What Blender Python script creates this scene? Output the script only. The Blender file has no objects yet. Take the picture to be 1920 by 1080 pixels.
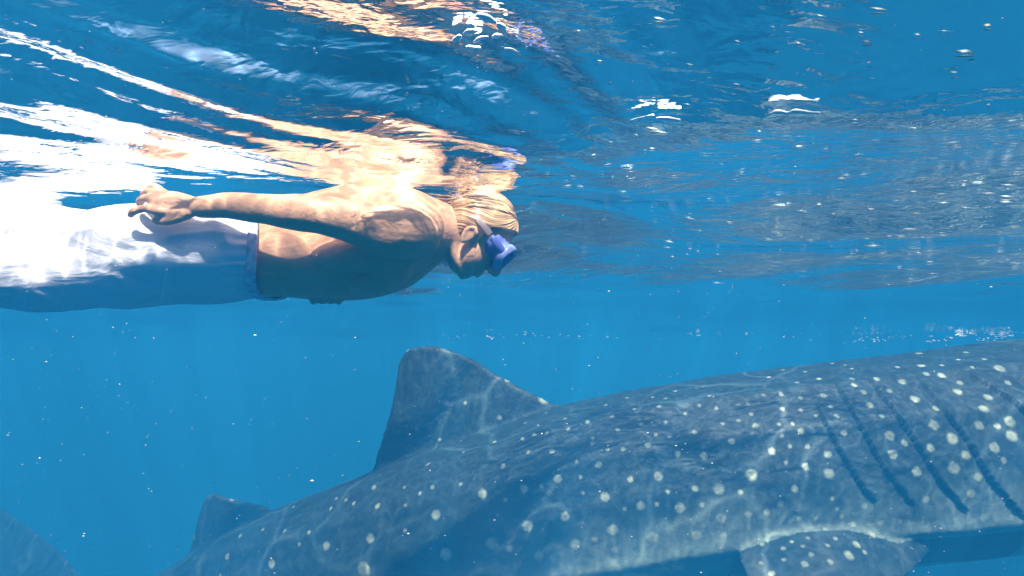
import bpy, bmesh, math, random
import numpy as np
from mathutils import Vector, Matrix, noise
from mathutils.bvhtree import BVHTree
from mathutils.kdtree import KDTree

random.seed(7)
rng = np.random.default_rng(7)
scene = bpy.context.scene
col = scene.collection

# ------------------------------------------------------------------ camera
FPX = 1144.0                       # focal length in pixels of the 1920 px frame
PITCH = math.atan(135 / FPX)
CAM = Vector((0, 0, -0.42))        # water surface is z = 0
cd = bpy.data.cameras.new('camera')
cam = bpy.data.objects.new('camera', cd)
col.objects.link(cam)
cam.location = CAM
cam.rotation_euler = (math.pi / 2 + PITCH, 0, 0)
cd.sensor_width = 36
cd.lens = 36 * FPX / 1920
cd.clip_start = 0.02
cd.clip_end = 500
scene.camera = cam

# ------------------------------------------------------------------ light
SUN_DIR = Vector((0.10, -0.58, 0.81)).normalized()     # towards the sun
SUN_STRENGTH = 5.0
SKY_STRENGTH = 0.15
EXPOSURE = 1.68
world = bpy.data.worlds.new('World')
scene.world = world
world.use_nodes = True
wn = world.node_tree.nodes
wl = world.node_tree.links
wn.clear()
sky = wn.new('ShaderNodeTexSky')
sky.sky_type = 'NISHITA'
sky.sun_disc = False
sky.dust_density = 3.5
sky.air_density = 1.3
sky.sun_elevation = math.asin(SUN_DIR.z)
sky.sun_rotation = math.atan2(SUN_DIR.x, SUN_DIR.y)
bg = wn.new('ShaderNodeBackground')
bg.inputs['Strength'].default_value = SKY_STRENGTH
wo = wn.new('ShaderNodeOutputWorld')
wl.new(sky.outputs[0], bg.inputs['Color'])
wl.new(bg.outputs[0], wo.inputs['Surface'])
sl = bpy.data.lights.new('sun', 'SUN')
sl.energy = SUN_STRENGTH
sl.angle = math.radians(0.5)
sl.color = (1.0, 0.94, 0.85)
sun = bpy.data.objects.new('sun', sl)
col.objects.link(sun)
sun.rotation_euler = SUN_DIR.to_track_quat('Z', 'Y').to_euler()
sun.location = SUN_DIR * 30

scene.view_settings.view_transform = 'Standard'
scene.view_settings.look = 'None'
scene.view_settings.gamma = 1
scene.view_settings.use_curve_mapping = False
scene.view_settings.exposure = EXPOSURE
cy = scene.cycles
cy.max_bounces = 8
cy.diffuse_bounces = 2
cy.glossy_bounces = 4
cy.transmission_bounces = 4
cy.volume_bounces = 2
cy.transparent_max_bounces = 12
cy.use_denoising = True
cy.sample_clamp_indirect = 4.0

# ------------------------------------------------------------------ helpers
FWD = Vector((0, math.cos(PITCH), math.sin(PITCH)))
UPV = Vector((0, -math.sin(PITCH), math.cos(PITCH)))


def ray(px, py):
    return Vector(((px - 960) / FPX, 0, 0)) + FWD + UPV * ((540 - py) / FPX)


def P(px, py, Y):
    d = ray(px, py)
    return CAM + d * (Y / d.y)


def tag(o, label=None, cat=None, group=None, kind=None):
    for k, v in (('label', label), ('category', cat), ('group', group), ('kind', kind)):
        if v:
            o[k] = v
    return o


def link(name, me, mat=None, parent=None, smooth=True):
    o = bpy.data.objects.new(name, me)
    col.objects.link(o)
    if mat:
        me.materials.clear()
        me.materials.append(mat)
    if parent:
        o.parent = parent
    if smooth:
        me.polygons.foreach_set('use_smooth', [True] * len(me.polygons))
    return o


def mesh_from(name, verts, faces):
    me = bpy.data.meshes.new(name)
    me.from_pydata([tuple(v) for v in verts], [], faces)
    me.update()
    return me


class Geo:
    def __init__(self):
        self.v = []
        self.f = []

    def rings(self, rings, closed=True, caps=True):
        """rings: list of lists of points, same length each"""
        b = len(self.v)
        n = len(rings[0])
        for r in rings:
            self.v.extend(r)
        m = n if closed else n - 1
        for i in range(len(rings) - 1):
            for j in range(m):
                k = (j + 1) % n
                self.f.append((b + i * n + j, b + i * n + k, b + (i + 1) * n + k, b + (i + 1) * n + j))
        if caps and closed:
            self.f.append(tuple(b + j for j in reversed(range(n))))
            e = b + (len(rings) - 1) * n
            self.f.append(tuple(e + j for j in range(n)))

    def tube(self, pts, rad, n=20, flat=None, axis=None, sub=6, round_ends=True):
        """tapered tube through pts; flat = (wide, thin) multipliers along axis / across"""
        P_, R_ = smooth_path(pts, rad, sub)
        if round_ends:
            d0 = (P_[0] - P_[1]).normalized(); d1 = (P_[-1] - P_[-2]).normalized()
            a, b = R_[0], R_[-1]
            th = 1.0 if flat is None else flat[1]
            P_ = [P_[0] + d0 * a * th * .95, P_[0] + d0 * a * th * .7] + P_ + [P_[-1] + d1 * b * th * .7, P_[-1] + d1 * b * th * .95]
            R_ = [a * .25, a * .72] + R_ + [b * .72, b * .25]
        rings = []
        ref = Vector(axis) if axis is not None else Vector((0, 0, 1))
        for i, p in enumerate(P_):
            t = (P_[min(i + 1, len(P_) - 1)] - P_[max(i - 1, 0)]).normalized()
            w = (ref - t * ref.dot(t))
            if w.length < 1e-4:
                w = t.orthogonal()
            w.normalize()
            u = t.cross(w)
            fw, ft = flat if flat else (1, 1)
            rings.append([p + w * (R_[i] * fw * math.cos(a_)) + u * (R_[i] * ft * math.sin(a_))
                          for a_ in (2 * math.pi * k / n for k in range(n))])
        self.rings(rings)

    def ellipsoid(self, c, A, B, C_, n=20, m=14):
        """A,B,C_ are semi-axis vectors"""
        rings = []
        for i in range(m + 1):
            ph = -math.pi / 2 + math.pi * (i + .02) / (m + .04)
            rings.append([c + C_ * math.sin(ph) + (A * math.cos(t) + B * math.sin(t)) * math.cos(ph)
                          for t in (2 * math.pi * k / n for k in range(n))])
        self.rings(rings)

    def mesh(self, name):
        return mesh_from(name, self.v, self.f)


def catmull(a, b, c, d, t):
    return 0.5 * ((2 * b) + (c - a) * t + (2 * a - 5 * b + 4 * c - d) * t * t + (3 * b - a - 3 * c + d) * t ** 3)


def smooth_path(pts, rad, sub=6):
    pts = [Vector(p) for p in pts]
    P_, R_ = [], []
    n = len(pts)
    for i in range(n - 1):
        a, b, c, d = pts[max(i - 1, 0)], pts[i], pts[i + 1], pts[min(i + 2, n - 1)]
        ra, rb, rc, rd = rad[max(i - 1, 0)], rad[i], rad[i + 1], rad[min(i + 2, n - 1)]
        for k in range(sub):
            t = k / sub
            P_.append(catmull(a, b, c, d, t))
            R_.append(catmull(ra, rb, rc, rd, t))
    P_.append(pts[-1]); R_.append(rad[-1])
    return P_, R_


def interp_rows(rows, sub):
    """catmull-rom through numeric rows"""
    A = np.array(rows, float)
    out = []
    n = len(A)
    for i in range(n - 1):
        a, b, c, d = A[max(i - 1, 0)], A[i], A[i + 1], A[min(i + 2, n - 1)]
        for k in range(sub):
            out.append(catmull(a, b, c, d, k / sub))
    out.append(A[-1])
    return out


def remesh(me, voxel, smooth_it=4, factor=0.5):
    """fuse overlapping shells of a mesh into one continuous skin"""
    o = bpy.data.objects.new('tmp', me)
    col.objects.link(o)
    bm = bmesh.new(); bm.from_mesh(me)
    bmesh.ops.recalc_face_normals(bm, faces=bm.faces)
    bm.to_mesh(me); bm.free()
    r = o.modifiers.new('r', 'REMESH')
    r.mode = 'VOXEL'; r.voxel_size = voxel
    if smooth_it:
        s = o.modifiers.new('s', 'SMOOTH')
        s.iterations = smooth_it; s.factor = factor
    dg = bpy.context.evaluated_depsgraph_get()
    out = bpy.data.meshes.new_from_object(o.evaluated_get(dg))
    bpy.data.objects.remove(o)
    return out


def get_co(me):
    a = np.empty(len(me.vertices) * 3); me.vertices.foreach_get('co', a)
    return a.reshape(-1, 3)


def get_no(me):
    a = np.empty(len(me.vertices) * 3); me.vertices.foreach_get('normal', a)
    return a.reshape(-1, 3)


def set_co(me, a):
    me.vertices.foreach_set('co', a.ravel()); me.update()


def set_attr(me, name, vals):
    at = me.attributes.new(name, 'FLOAT', 'POINT')
    at.data.foreach_set('value', np.asarray(vals, dtype=np.float32))


# numpy value noise (fast, vectorised)
_perm = rng.random((64, 64, 64))


def vnoise(x, y, z):
    xi, yi, zi = np.floor(x).astype(int), np.floor(y).astype(int), np.floor(z).astype(int)
    fx, fy, fz = x - xi, y - yi, z - zi
    fx, fy, fz = [t * t * (3 - 2 * t) for t in (fx, fy, fz)]
    r = 0
    for a in (0, 1):
        for b in (0, 1):
            for c in (0, 1):
                w = (fx if a else 1 - fx) * (fy if b else 1 - fy) * (fz if c else 1 - fz)
                r = r + w * _perm[(xi + a) % 64, (yi + b) % 64, (zi + c) % 64]
    return r * 2 - 1


# ------------------------------------------------------------------ materials
def new_mat(name):
    m = bpy.data.materials.new(name)
    m.use_nodes = True
    m.node_tree.nodes.clear()
    return m, m.node_tree.nodes, m.node_tree.links


def node(N, typ, **kw):
    n = N.new(typ)
    for k, v in kw.items():
        if k in n.inputs:
            n.inputs[k].default_value = v
        else:
            setattr(n, k, v)
    return n


def math_(N, L, op, a, b=None, c=None, clamp=False):
    n = N.new('ShaderNodeMath'); n.operation = op; n.use_clamp = clamp
    for i, v in enumerate((a, b, c)):
        if v is None:
            continue
        if isinstance(v, (int, float)):
            n.inputs[i].default_value = v
        else:
            L.new(v, n.inputs[i])
    return n.outputs[0]


def mixc(N, L, fac, a, b, blend='MIX'):
    n = N.new('ShaderNodeMix'); n.data_type = 'RGBA'; n.blend_type = blend
    for s, v in ((n.inputs[0], fac), (n.inputs[6], a), (n.inputs[7], b)):
        if hasattr(v, 'is_output'):
            L.new(v, s)
        elif isinstance(v, (int, float)):
            s.default_value = v
        else:
            s.default_value = (*v, 1)
    return n.outputs[2]


def ramp(N, L, src, stops):
    n = N.new('ShaderNodeValToRGB')
    e = n.color_ramp.elements
    while len(e) > 1:
        e.remove(e[-1])
    e[0].position, e[0].color = stops[0][0], (*stops[0][1], 1)
    for p, c in stops[1:]:
        k = e.new(p); k.color = (*c, 1)
    L.new(src, n.inputs[0])
    return n.outputs[0]


def objco(N, L, scale=(1, 1, 1), rot=(0, 0, 0)):
    g = N.new('ShaderNodeNewGeometry')
    m = N.new('ShaderNodeMapping')
    m.inputs['Scale'].default_value = scale
    m.inputs['Rotation'].default_value = rot
    L.new(g.outputs['Position'], m.inputs['Vector'])
    return m.outputs[0]


def tex_noise(N, L, vec, scale, detail=4, rough=.55, dist=0.0):
    n = N.new('ShaderNodeTexNoise')
    n.inputs['Scale'].default_value = scale
    n.inputs['Detail'].default_value = detail
    n.inputs['Roughness'].default_value = rough
    n.inputs['Distortion'].default_value = dist
    L.new(vec, n.inputs['Vector'])
    return n


def finish(N, L, bsdf):
    o = N.new('ShaderNodeOutputMaterial')
    L.new(bsdf, o.inputs['Surface'])


def bump(N, L, h, strength, dist):
    b = N.new('ShaderNodeBump')
    b.inputs['Strength'].default_value = strength
    b.inputs['Distance'].default_value = dist
    L.new(h, b.inputs['Height'])
    return b.outputs[0]


def mat_water_surface():
    """air/water boundary: Fresnel mirror from below, lets the sun through in the
    painted net of bright lines that ripples would focus (the transmitted light varies, not what it falls on)"""
    m, N, L = new_mat('water_surface')
    v = objco(N, L)
    # fine ripples
    v2 = objco(N, L, (1, 1.6, 1), (0, 0, 0.25))
    n1 = tex_noise(N, L, v2, 16, 3, .5, .6)
    n2 = tex_noise(N, L, v2, 5.0, 3, .5, .8)
    h = math_(N, L, 'ADD', math_(N, L, 'MULTIPLY', n1.outputs[0], .25), n2.outputs[0])
    nor = bump(N, L, h, 1.0, 0.009)
    # seen from below the boundary turns from clear to full mirror around the critical angle
    ge = N.new('ShaderNodeNewGeometry')
    dt = N.new('ShaderNodeVectorMath'); dt.operation = 'DOT_PRODUCT'
    L.new(ge.outputs['Incoming'], dt.inputs[0]); L.new(nor, dt.inputs[1])
    an = math_(N, L, 'ARCCOSINE', math_(N, L, 'ABSOLUTE', dt.outputs['Value']))
    mr = N.new('ShaderNodeMapRange'); mr.interpolation_type = 'SMOOTHSTEP'
    L.new(an, mr.inputs['Value'])
    mr.inputs['From Min'].default_value = math.radians(39.5)
    mr.inputs['From Max'].default_value = math.radians(48.5)
    mr.inputs['To Min'].default_value = .03
    mr.inputs['To Max'].default_value = 1.0
    # light net painted into the transparent colour, in place of ripple focusing
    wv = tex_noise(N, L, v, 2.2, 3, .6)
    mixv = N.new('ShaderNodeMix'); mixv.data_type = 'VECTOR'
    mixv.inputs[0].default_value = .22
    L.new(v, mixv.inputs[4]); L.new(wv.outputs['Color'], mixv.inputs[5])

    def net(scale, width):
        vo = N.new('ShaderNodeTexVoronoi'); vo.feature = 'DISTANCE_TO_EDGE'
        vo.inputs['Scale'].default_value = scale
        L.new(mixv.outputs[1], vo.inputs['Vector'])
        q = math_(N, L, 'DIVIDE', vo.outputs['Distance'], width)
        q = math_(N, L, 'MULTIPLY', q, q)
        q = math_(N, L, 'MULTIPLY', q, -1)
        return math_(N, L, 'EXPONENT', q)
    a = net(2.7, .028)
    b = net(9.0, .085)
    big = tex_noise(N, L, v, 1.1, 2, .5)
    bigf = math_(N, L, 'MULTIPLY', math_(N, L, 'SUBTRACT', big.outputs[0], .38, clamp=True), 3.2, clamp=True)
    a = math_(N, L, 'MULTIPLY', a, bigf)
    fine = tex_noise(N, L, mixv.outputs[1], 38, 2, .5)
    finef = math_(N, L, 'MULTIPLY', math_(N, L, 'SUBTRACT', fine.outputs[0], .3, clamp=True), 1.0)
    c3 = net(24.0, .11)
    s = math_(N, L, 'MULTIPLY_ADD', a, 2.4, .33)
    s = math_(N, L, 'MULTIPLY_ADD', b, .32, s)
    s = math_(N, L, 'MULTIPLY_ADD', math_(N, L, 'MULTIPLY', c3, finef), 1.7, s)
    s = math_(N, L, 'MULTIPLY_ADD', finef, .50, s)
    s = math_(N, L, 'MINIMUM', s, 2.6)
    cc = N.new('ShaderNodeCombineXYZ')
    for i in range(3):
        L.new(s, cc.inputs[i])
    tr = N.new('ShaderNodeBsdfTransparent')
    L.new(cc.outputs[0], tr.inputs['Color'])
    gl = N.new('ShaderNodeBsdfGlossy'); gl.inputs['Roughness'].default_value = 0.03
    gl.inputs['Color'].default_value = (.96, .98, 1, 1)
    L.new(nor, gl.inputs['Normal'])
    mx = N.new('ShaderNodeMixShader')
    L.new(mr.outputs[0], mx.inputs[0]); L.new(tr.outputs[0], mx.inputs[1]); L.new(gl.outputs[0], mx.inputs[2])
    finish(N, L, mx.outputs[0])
    return m


def mat_simple(name, colr, rough=.5, spec=.3, noise_scale=None, noise_amt=.2, bump_d=None, sss=0, sheen=0):
    m, N, L = new_mat(name)
    b = N.new('ShaderNodeBsdfPrincipled')
    b.inputs['Roughness'].default_value = rough
    b.inputs['Specular IOR Level'].default_value = spec
    v = objco(N, L)
    if noise_scale:
        n = tex_noise(N, L, v, noise_scale, 4)
        c = mixc(N, L, n.outputs[0], [x * (1 - noise_amt) for x in colr], [min(1, x * (1 + noise_amt)) for x in colr])
        L.new(c, b.inputs['Base Color'])
        if bump_d:
            L.new(bump(N, L, n.outputs[0], .6, bump_d), b.inputs['Normal'])
    else:
        b.inputs['Base Color'].default_value = (*colr, 1)
    finish(N, L, b.outputs[0])
    return m


def mat_skin():
    m, N, L = new_mat('tanned_skin')
    v = objco(N, L)
    n = tex_noise(N, L, v, 9, 5)
    c = mixc(N, L, n.outputs[0], (.48, .25, .145), (.64, .38, .24))
    n2 = tex_noise(N, L, v, 60, 3)
    c = mixc(N, L, math_(N, L, 'MULTIPLY', n2.outputs[0], .35), c, (.44, .23, .14))
    b = N.new('ShaderNodeBsdfPrincipled')
    L.new(c, b.inputs['Base Color'])
    b.inputs['Roughness'].default_value = .5
    b.inputs['Specular IOR Level'].default_value = .25
    L.new(bump(N, L, n2.outputs[0], .5, .005), b.inputs['Normal'])
    finish(N, L, b.outputs[0])
    return m


def mat_cloth():
    m, N, L = new_mat('white_cloth')
    v = objco(N, L, (1, 3, 3))
    n = tex_noise(N, L, v, 6, 5, .6, .7)
    c = mixc(N, L, n.outputs[0], (.68, .68, .77), (.84, .84, .90))
    b = N.new('ShaderNodeBsdfPrincipled')
    L.new(c, b.inputs['Base Color'])
    b.inputs['Roughness'].default_value = .8
    w = N.new('ShaderNodeTexWave'); w.inputs['Scale'].default_value = 220
    L.new(objco(N, L), w.inputs['Vector'])
    hh = math_(N, L, 'MULTIPLY_ADD', w.outputs['Fac'], .04, n.outputs[0])
    L.new(bump(N, L, hh, .8, .012), b.inputs['Normal'])
    finish(N, L, b.outputs[0])
    return m


def mat_band():
    m, N, L = new_mat('patterned_waistband')
    v = objco(N, L)
    vo = N.new('ShaderNodeTexVoronoi'); vo.inputs['Scale'].default_value = 60
    L.new(v, vo.inputs['Vector'])
    c = ramp(N, L, vo.outputs['Distance'], [(0, (.20, .23, .42)), (.4, (.36, .39, .56)), (.8, (.58, .60, .72))])
    b = N.new('ShaderNodeBsdfPrincipled'); b.inputs['Roughness'].default_value = .8
    L.new(c, b.inputs['Base Color'])
    finish(N, L, b.outputs[0])
    return m


def mat_hair():
    m, N, L = new_mat('wet_blond_hair')
    at = N.new('ShaderNodeAttribute'); at.attribute_name = 'strand'
    v = objco(N, L)
    n = tex_noise(N, L, v, 14, 3)
    f = math_(N, L, 'MULTIPLY_ADD', n.outputs[0], .5, math_(N, L, 'MULTIPLY', at.outputs['Fac'], .6))
    c = ramp(N, L, f, [(.1, (.07, .035, .018)), (.4, (.26, .145, .07)), (.65, (.55, .36, .19)), (.9, (.75, .56, .34))])
    b = N.new('ShaderNodeBsdfPrincipled'); b.inputs['Roughness'].default_value = .38
    L.new(c, b.inputs['Base Color'])
    finish(N, L, b.outputs[0])
    return m


def mat_shark():
    m, N, L = new_mat('spotted_shark_skin')
    v = objco(N, L)
    sp = N.new('ShaderNodeAttribute'); sp.attribute_name = 'spot'
    be = N.new('ShaderNodeAttribute'); be.attribute_name = 'belly'
    sl_ = N.new('ShaderNodeAttribute'); sl_.attribute_name = 'slit'
    bd = N.new('ShaderNodeAttribute'); bd.attribute_name = 'band'
    n = tex_noise(N, L, v, 3.0, 6, .65, .4)
    c = mixc(N, L, n.outputs[0], (.008, .022, .030), (.026, .047, .058))
    n3 = tex_noise(N, L, v, 34, 4, .6)
    c = mixc(N, L, math_(N, L, 'MULTIPLY', n3.outputs[0], .5), c, (.016, .034, .042))
    c = mixc(N, L, be.outputs['Fac'], c, (.26, .38, .34))
    c = mixc(N, L, math_(N, L, 'MULTIPLY', bd.outputs['Fac'], .5), c, (.16, .20, .20))
    # ragged spots
    n2 = tex_noise(N, L, v, 60, 2)
    e = math_(N, L, 'ADD', sp.outputs['Fac'], math_(N, L, 'MULTIPLY_ADD', n2.outputs[0], .6, -.3))
    e = math_(N, L, 'SMOOTH_MIN', math_(N, L, 'MULTIPLY', math_(N, L, 'SUBTRACT', e, .28, clamp=True), 1.9, clamp=True), 1, .05)
    c = mixc(N, L, e, c, (.235, .30, .235))
    q = math_(N, L, 'DIVIDE', math_(N, L, 'ADD', sl_.outputs['Fac'], .004), .0085)
    q = math_(N, L, 'EXPONENT', math_(N, L, 'MULTIPLY', math_(N, L, 'MULTIPLY', q, q), -1))
    c = mixc(N, L, math_(N, L, 'MULTIPLY', q, .62), c, (.006, .010, .014))
    b = N.new('ShaderNodeBsdfPrincipled'); b.inputs['Roughness'].default_value = .55
    b.inputs['Specular IOR Level'].default_value = .2
    L.new(c, b.inputs['Base Color'])
    L.new(bump(N, L, n3.outputs[0], .4, .012), b.inputs['Normal'])
    finish(N, L, b.outputs[0])
    return m


def mat_bubble():
    m, N, L = new_mat('air_bubble')
    fr = N.new('ShaderNodeFresnel'); fr.inputs['IOR'].default_value = 0.75
    tr = N.new('ShaderNodeBsdfTransparent')
    gl = N.new('ShaderNodeBsdfGlossy'); gl.inputs['Roughness'].default_value = .12
    mx = N.new('ShaderNodeMixShader')
    L.new(fr.outputs[0], mx.inputs[0]); L.new(tr.outputs[0], mx.inputs[1]); L.new(gl.outputs[0], mx.inputs[2])
    finish(N, L, mx.outputs[0])
    return m


M_SURF = mat_water_surface()
M_SKIN = mat_skin()
M_CLOTH = mat_cloth()
M_BAND = mat_band()
M_HAIR = mat_hair()
M_SHARK = mat_shark()
M_BUB = mat_bubble()
M_FOAM = mat_simple('white_foam', (.85, .87, .88), .35, .6)
M_MASK = mat_simple('blue_silicone', (.10, .14, .46), .35, .5, 30, .45, .004)  # strong blue noise paints pale highlights into the silicone
M_FRAME = mat_simple('pale_blue_frame', (.20, .25, .58), .4, .5, 50, .5, .004)
M_LENS = mat_simple('dark_lens', (.03, .05, .12), .08, .6)
M_STRAP = mat_simple('strap_rubber', (.20, .15, .16), .5, .3, 40, .3)
M_GLINT = mat_simple('painted_glints', (.30, .36, .35), .3, .6)
M_SPECK = mat_simple('floating_specks', (.42, .40, .35), .6, .2)

# ------------------------------------------------------------------ water surface
NW = 40
rng_w = np.random.default_rng(2)


def wave_set(deg, spread, s_long, s_short):
    rows_ = []
    for i in range(NW):
        lam = 0.24 * (3.6 / 0.24) ** (i / (NW - 1))
        k = 2 * math.pi / lam
        ang = math.radians(deg) + rng_w.normal() * spread
        rows_.append((k, math.cos(ang), math.sin(ang), rng_w.random() * 6.283, (s_long if lam > .55 else s_short) / k))
    return rows_


wave_set(122, .38, .032, .027)
SET_R = wave_set(70, .36, .027, .009)       # on the right the crests run away to the left
rng_w = np.random.default_rng(1)
SET_L = wave_set(122, .38, .032, .027)      # over the swimmer they run away to the right


def wave(x, y):
    w1 = vnoise(x * .8 + 5, y * .8, x * 0 + .5) * .25
    out = []
    for st in (SET_L, SET_R):
        z = np.zeros_like(x)
        for k, c, s_, ph, a in st:
            q = k * (c * (x + w1) + s_ * (y - w1)) + ph
            z += a * (np.sin(q) + .25 * np.cos(2 * q))
        out.append(z)
    wl_ = 1 / (1 + np.exp((x - .15 - .25 * (y - 1)) / .22))
    z = out[0] * wl_ + out[1] * (1 - wl_)
    env = .6 + .7 * (vnoise(x * .55, y * .55 + 9, x * 0 + 3.3) * .5 + .5)
    z = z * env
    # swells added to steer what the surface reflects and break it into streaks
    g = np.exp(-(np.clip(np.abs(x + .8) - .8, 0, None) / .25) ** 2)
    g1 = g * np.exp(-((y - 1.0) / .42) ** 2)
    u = -.6 * x + .8 * y + .10 * vnoise(x * 2.2, y * 2.2, x * 0 + 7.7)
    g3 = np.exp(-(np.clip(np.abs(x - .1) - 1.5, 0, None) / .4) ** 2) * np.exp(-((y - .95) / .45) ** 2)
    z += g3 * (.012 + .008 / (1 + np.exp(-(x - .2) / .15))) * np.cos(2 * np.pi * (y + .12 * x - .50) / 1.35)
    z += g1 * (.0066 * np.cos(2 * np.pi * (u - .80) / .31) + .0022 * np.cos(2 * np.pi * (u * 1.1 - .15 * x) / .115 + 2 * vnoise(x * 3, y * 3, x * 0 + 1.7)))
    g2 = g * np.exp(-((y - 1.52) / .26) ** 2)
    return z * (1 - .35 * g2) + .004 * g2


def axis(n, half, c, d0):
    lo, hi = .5, 12.
    for _ in range(60):                                    # solve a*sinh(b)=half, a*b*2/n=d0
        b = (lo + hi) / 2
        if math.sinh(b) / b > half / (d0 * n / 2):
            hi = b
        else:
            lo = b
    a = half / math.sinh(b)
    u = np.linspace(-1, 1, n)
    return c + a * np.sinh(b * u)


GX = axis(760, 62, 0.1, .0115)
GY = axis(700, 62, 1.4, .0115)
X, Y = np.meshgrid(GX, GY)
Z = wave(X, Y)
fade = np.clip(1.2 - np.hypot(X, Y) / 60, 0, 1)
Z = Z * fade
nx, ny = len(GX), len(GY)
verts = np.stack([X.ravel(), Y.ravel(), Z.ravel()], 1)
i0 = (np.arange(ny - 1)[:, None] * nx + np.arange(nx - 1)[None, :]).ravel()
faces = np.stack([i0, i0 + 1, i0 + nx + 1, i0 + nx], 1)
me = bpy.data.meshes.new('water_surface')
me.vertices.add(len(verts)); me.vertices.foreach_set('co', verts.ravel())
me.loops.add(faces.size); me.loops.foreach_set('vertex_index', faces.ravel())
me.polygons.add(len(faces)); me.polygons.foreach_set('loop_start', np.arange(0, faces.size, 4))
me.update(calc_edges=True)
tag(link('water_surface', me, M_SURF), kind='structure')


def wave_at(x, y):
    return float(wave(np.array([x]), np.array([y]))[0])


# body of water: one closed box of even density round the camera and the scene
def box_mesh(name, a, b):
    v = [(x, y, z) for x in (a[0], b[0]) for y in (a[1], b[1]) for z in (a[2], b[2])]
    f = [(0, 1, 3, 2), (4, 6, 7, 5), (0, 4, 5, 1), (2, 3, 7, 6), (0, 2, 6, 4), (1, 5, 7, 3)]
    return mesh_from(name, v, f)


m, N, L = new_mat('sea_water')
pv = N.new('ShaderNodeVolumePrincipled')
WATER_DENSITY = 0.32
pv.inputs['Density'].default_value = WATER_DENSITY
pv.inputs['Color'].default_value = (.005, .086, .208, 1)
pv.inputs['Absorption Color'].default_value = (.34, .36, .34, 1)
pv.inputs['Anisotropy'].default_value = -0.2
o_ = N.new('ShaderNodeOutputMaterial')
L.new(pv.outputs[0], o_.inputs['Volume'])
tag(link('haze', box_mesh('haze', (-58, -58, -31), (58, 58, .28)), m, smooth=False), kind='stuff')

# sandy bottom far below, lost in the blue
gx = np.linspace(-75, 75, 60)
sv = [(x, y, -30 + 0.6 * math.sin(x * .2) * math.cos(y * .17)) for y in gx for x in gx]
sf = [(j * 60 + i, j * 60 + i + 1, (j + 1) * 60 + i + 1, (j + 1) * 60 + i) for j in range(59) for i in range(59)]
tag(link('seabed', mesh_from('seabed', sv, sf), mat_simple('deep_sand', (.25, .23, .18), .9, .1, 1.5, .3)), kind='structure')

# ------------------------------------------------------------------ whale shark
#      px    top   bottom   Y    width factor
ST = [(2420, 770, 870, 3.98, 1.6),
      (2400, 725, 905, 3.97, 1.75),
      (2340, 672, 950, 3.95, 1.60),
      (2200, 640, 985, 3.90, 1.42),
      (2050, 632, 1008, 3.86, 1.30),
      (1900, 641, 1018, 3.84, 1.20),
      (1700, 667, 1046, 3.82, 1.12),
      (1500, 690, 1066, 3.82, 1.05),
      (1300, 716, 1090, 3.84, 1.0),
      (1100, 752, 1130, 3.88, .96),
      (900, 815, 1165, 3.96, .93),
      (700, 888, 1168, 4.10, .92),
      (550, 945, 1180, 4.26, .92),
      (430, 1000, 1165, 4.45, .92),
      (300, 1075, 1195, 4.72, .95),
      (190, 1135, 1220, 5.15, 1.0),
      (110, 1160, 1225, 5.6, 1.0),
      (60, 1165, 1215, 5.9, .9)]
rows = interp_rows(ST, 10)
cent = []
for r in rows:
    t, b = P(r[0], r[1], r[3]), P(r[0], r[2], r[3])
    cent.append(((t + b) / 2, (t - b).length / 2, r[4]))
NT = 64
rings = []
for i, (c, h, wf) in enumerate(cent):
    t = (cent[min(i + 1, len(cent) - 1)][0] - cent[max(i - 1, 0)][0]).normalized()
    side = t.cross(Vector((0, 0, 1))).normalized()         # towards far side or near side
    up = side.cross(t).normalized()
    h2 = h * max(.55, abs(up.z))
    ring = []
    s = i / len(cent)
    rid = min(1, max(0, (s - .18) * 6))
    for k in range(NT):
        a = 2 * math.pi * k / NT
        ca, sa = math.cos(a), math.sin(a)
        e = 2 / 2.25
        x_ = math.copysign(abs(ca) ** e, ca) * h2 * wf
        y_ = math.copysign(abs(sa) ** e, sa) * h2
        if y_ < 0:
            y_ *= .97
        el = math.atan2(sa, abs(ca))
        g = 1 + rid * (.028 + .02 * s) * sum(math.exp(-((el - q) / .055) ** 2) for q in (-.42, .05, .52, .95)) \
              + rid * .02 * math.exp(-((el - math.pi / 2) / .06) ** 2)
        ring.append(c + side * x_ * g + up * y_ * g)
    rings.append(ring)
G = Geo()
G.rings(rings)


def fin(G, lead, trail, thick, nchord=24, sub=8, camber=0.0):
    """lifting surface between a leading-edge and a trailing-edge curve (root to tip); thick = root thickness"""
    n = max(len(lead), len(trail))
    Lp, _ = smooth_path(lead, [1] * len(lead), sub)
    Tp, _ = smooth_path(trail, [1] * len(trail), sub)
    assert len(Lp) == len(Tp)
    nrm = (lead[len(lead) // 2] - trail[len(trail) // 2]).cross(lead[-1] - lead[0]).normalized()
    rings = []
    for i, (a, b) in enumerate(zip(Lp, Tp)):
        v = i / (len(Lp) - 1)
        th = thick * (1 - .72 * v)
        ring = []
        for s_ in (1, -1):
            rng_ = range(nchord + 1) if s_ == 1 else range(nchord - 1, 0, -1)
            for k in rng_:
                u = k / nchord
                prof = (2.6 * math.sqrt(u) * (1 - u) ** .8 * .5 + .10) * min(1, math.sqrt(u * 14)) * min(1, math.sqrt((1 - u) * 14))
                hw = max(th * prof * .5, .021 * min(1, math.sqrt(u * 25), math.sqrt((1 - u) * 25)))
                ring.append(a.lerp(b, u) + nrm * (s_ * hw) + Vector((0, 0, camber * math.sin(math.pi * u) * (1 - .6 * v))))
        rings.append(ring)
    G.rings(rings)


# first dorsal fin
Yd = 3.93
fin(G, [P(1170, 800, 3.88), P(1045, 757, 3.9), P(945, 707, 3.94), P(880, 669, 3.95), P(826, 650, 3.96), P(795, 648, 3.96)],
    [P(690, 930, 4.08), P(700, 868, 4.05), P(722, 800, 4.0), P(739, 730, 3.98), P(748, 682, 3.97), P(764, 655, 3.96)], .14)
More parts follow.
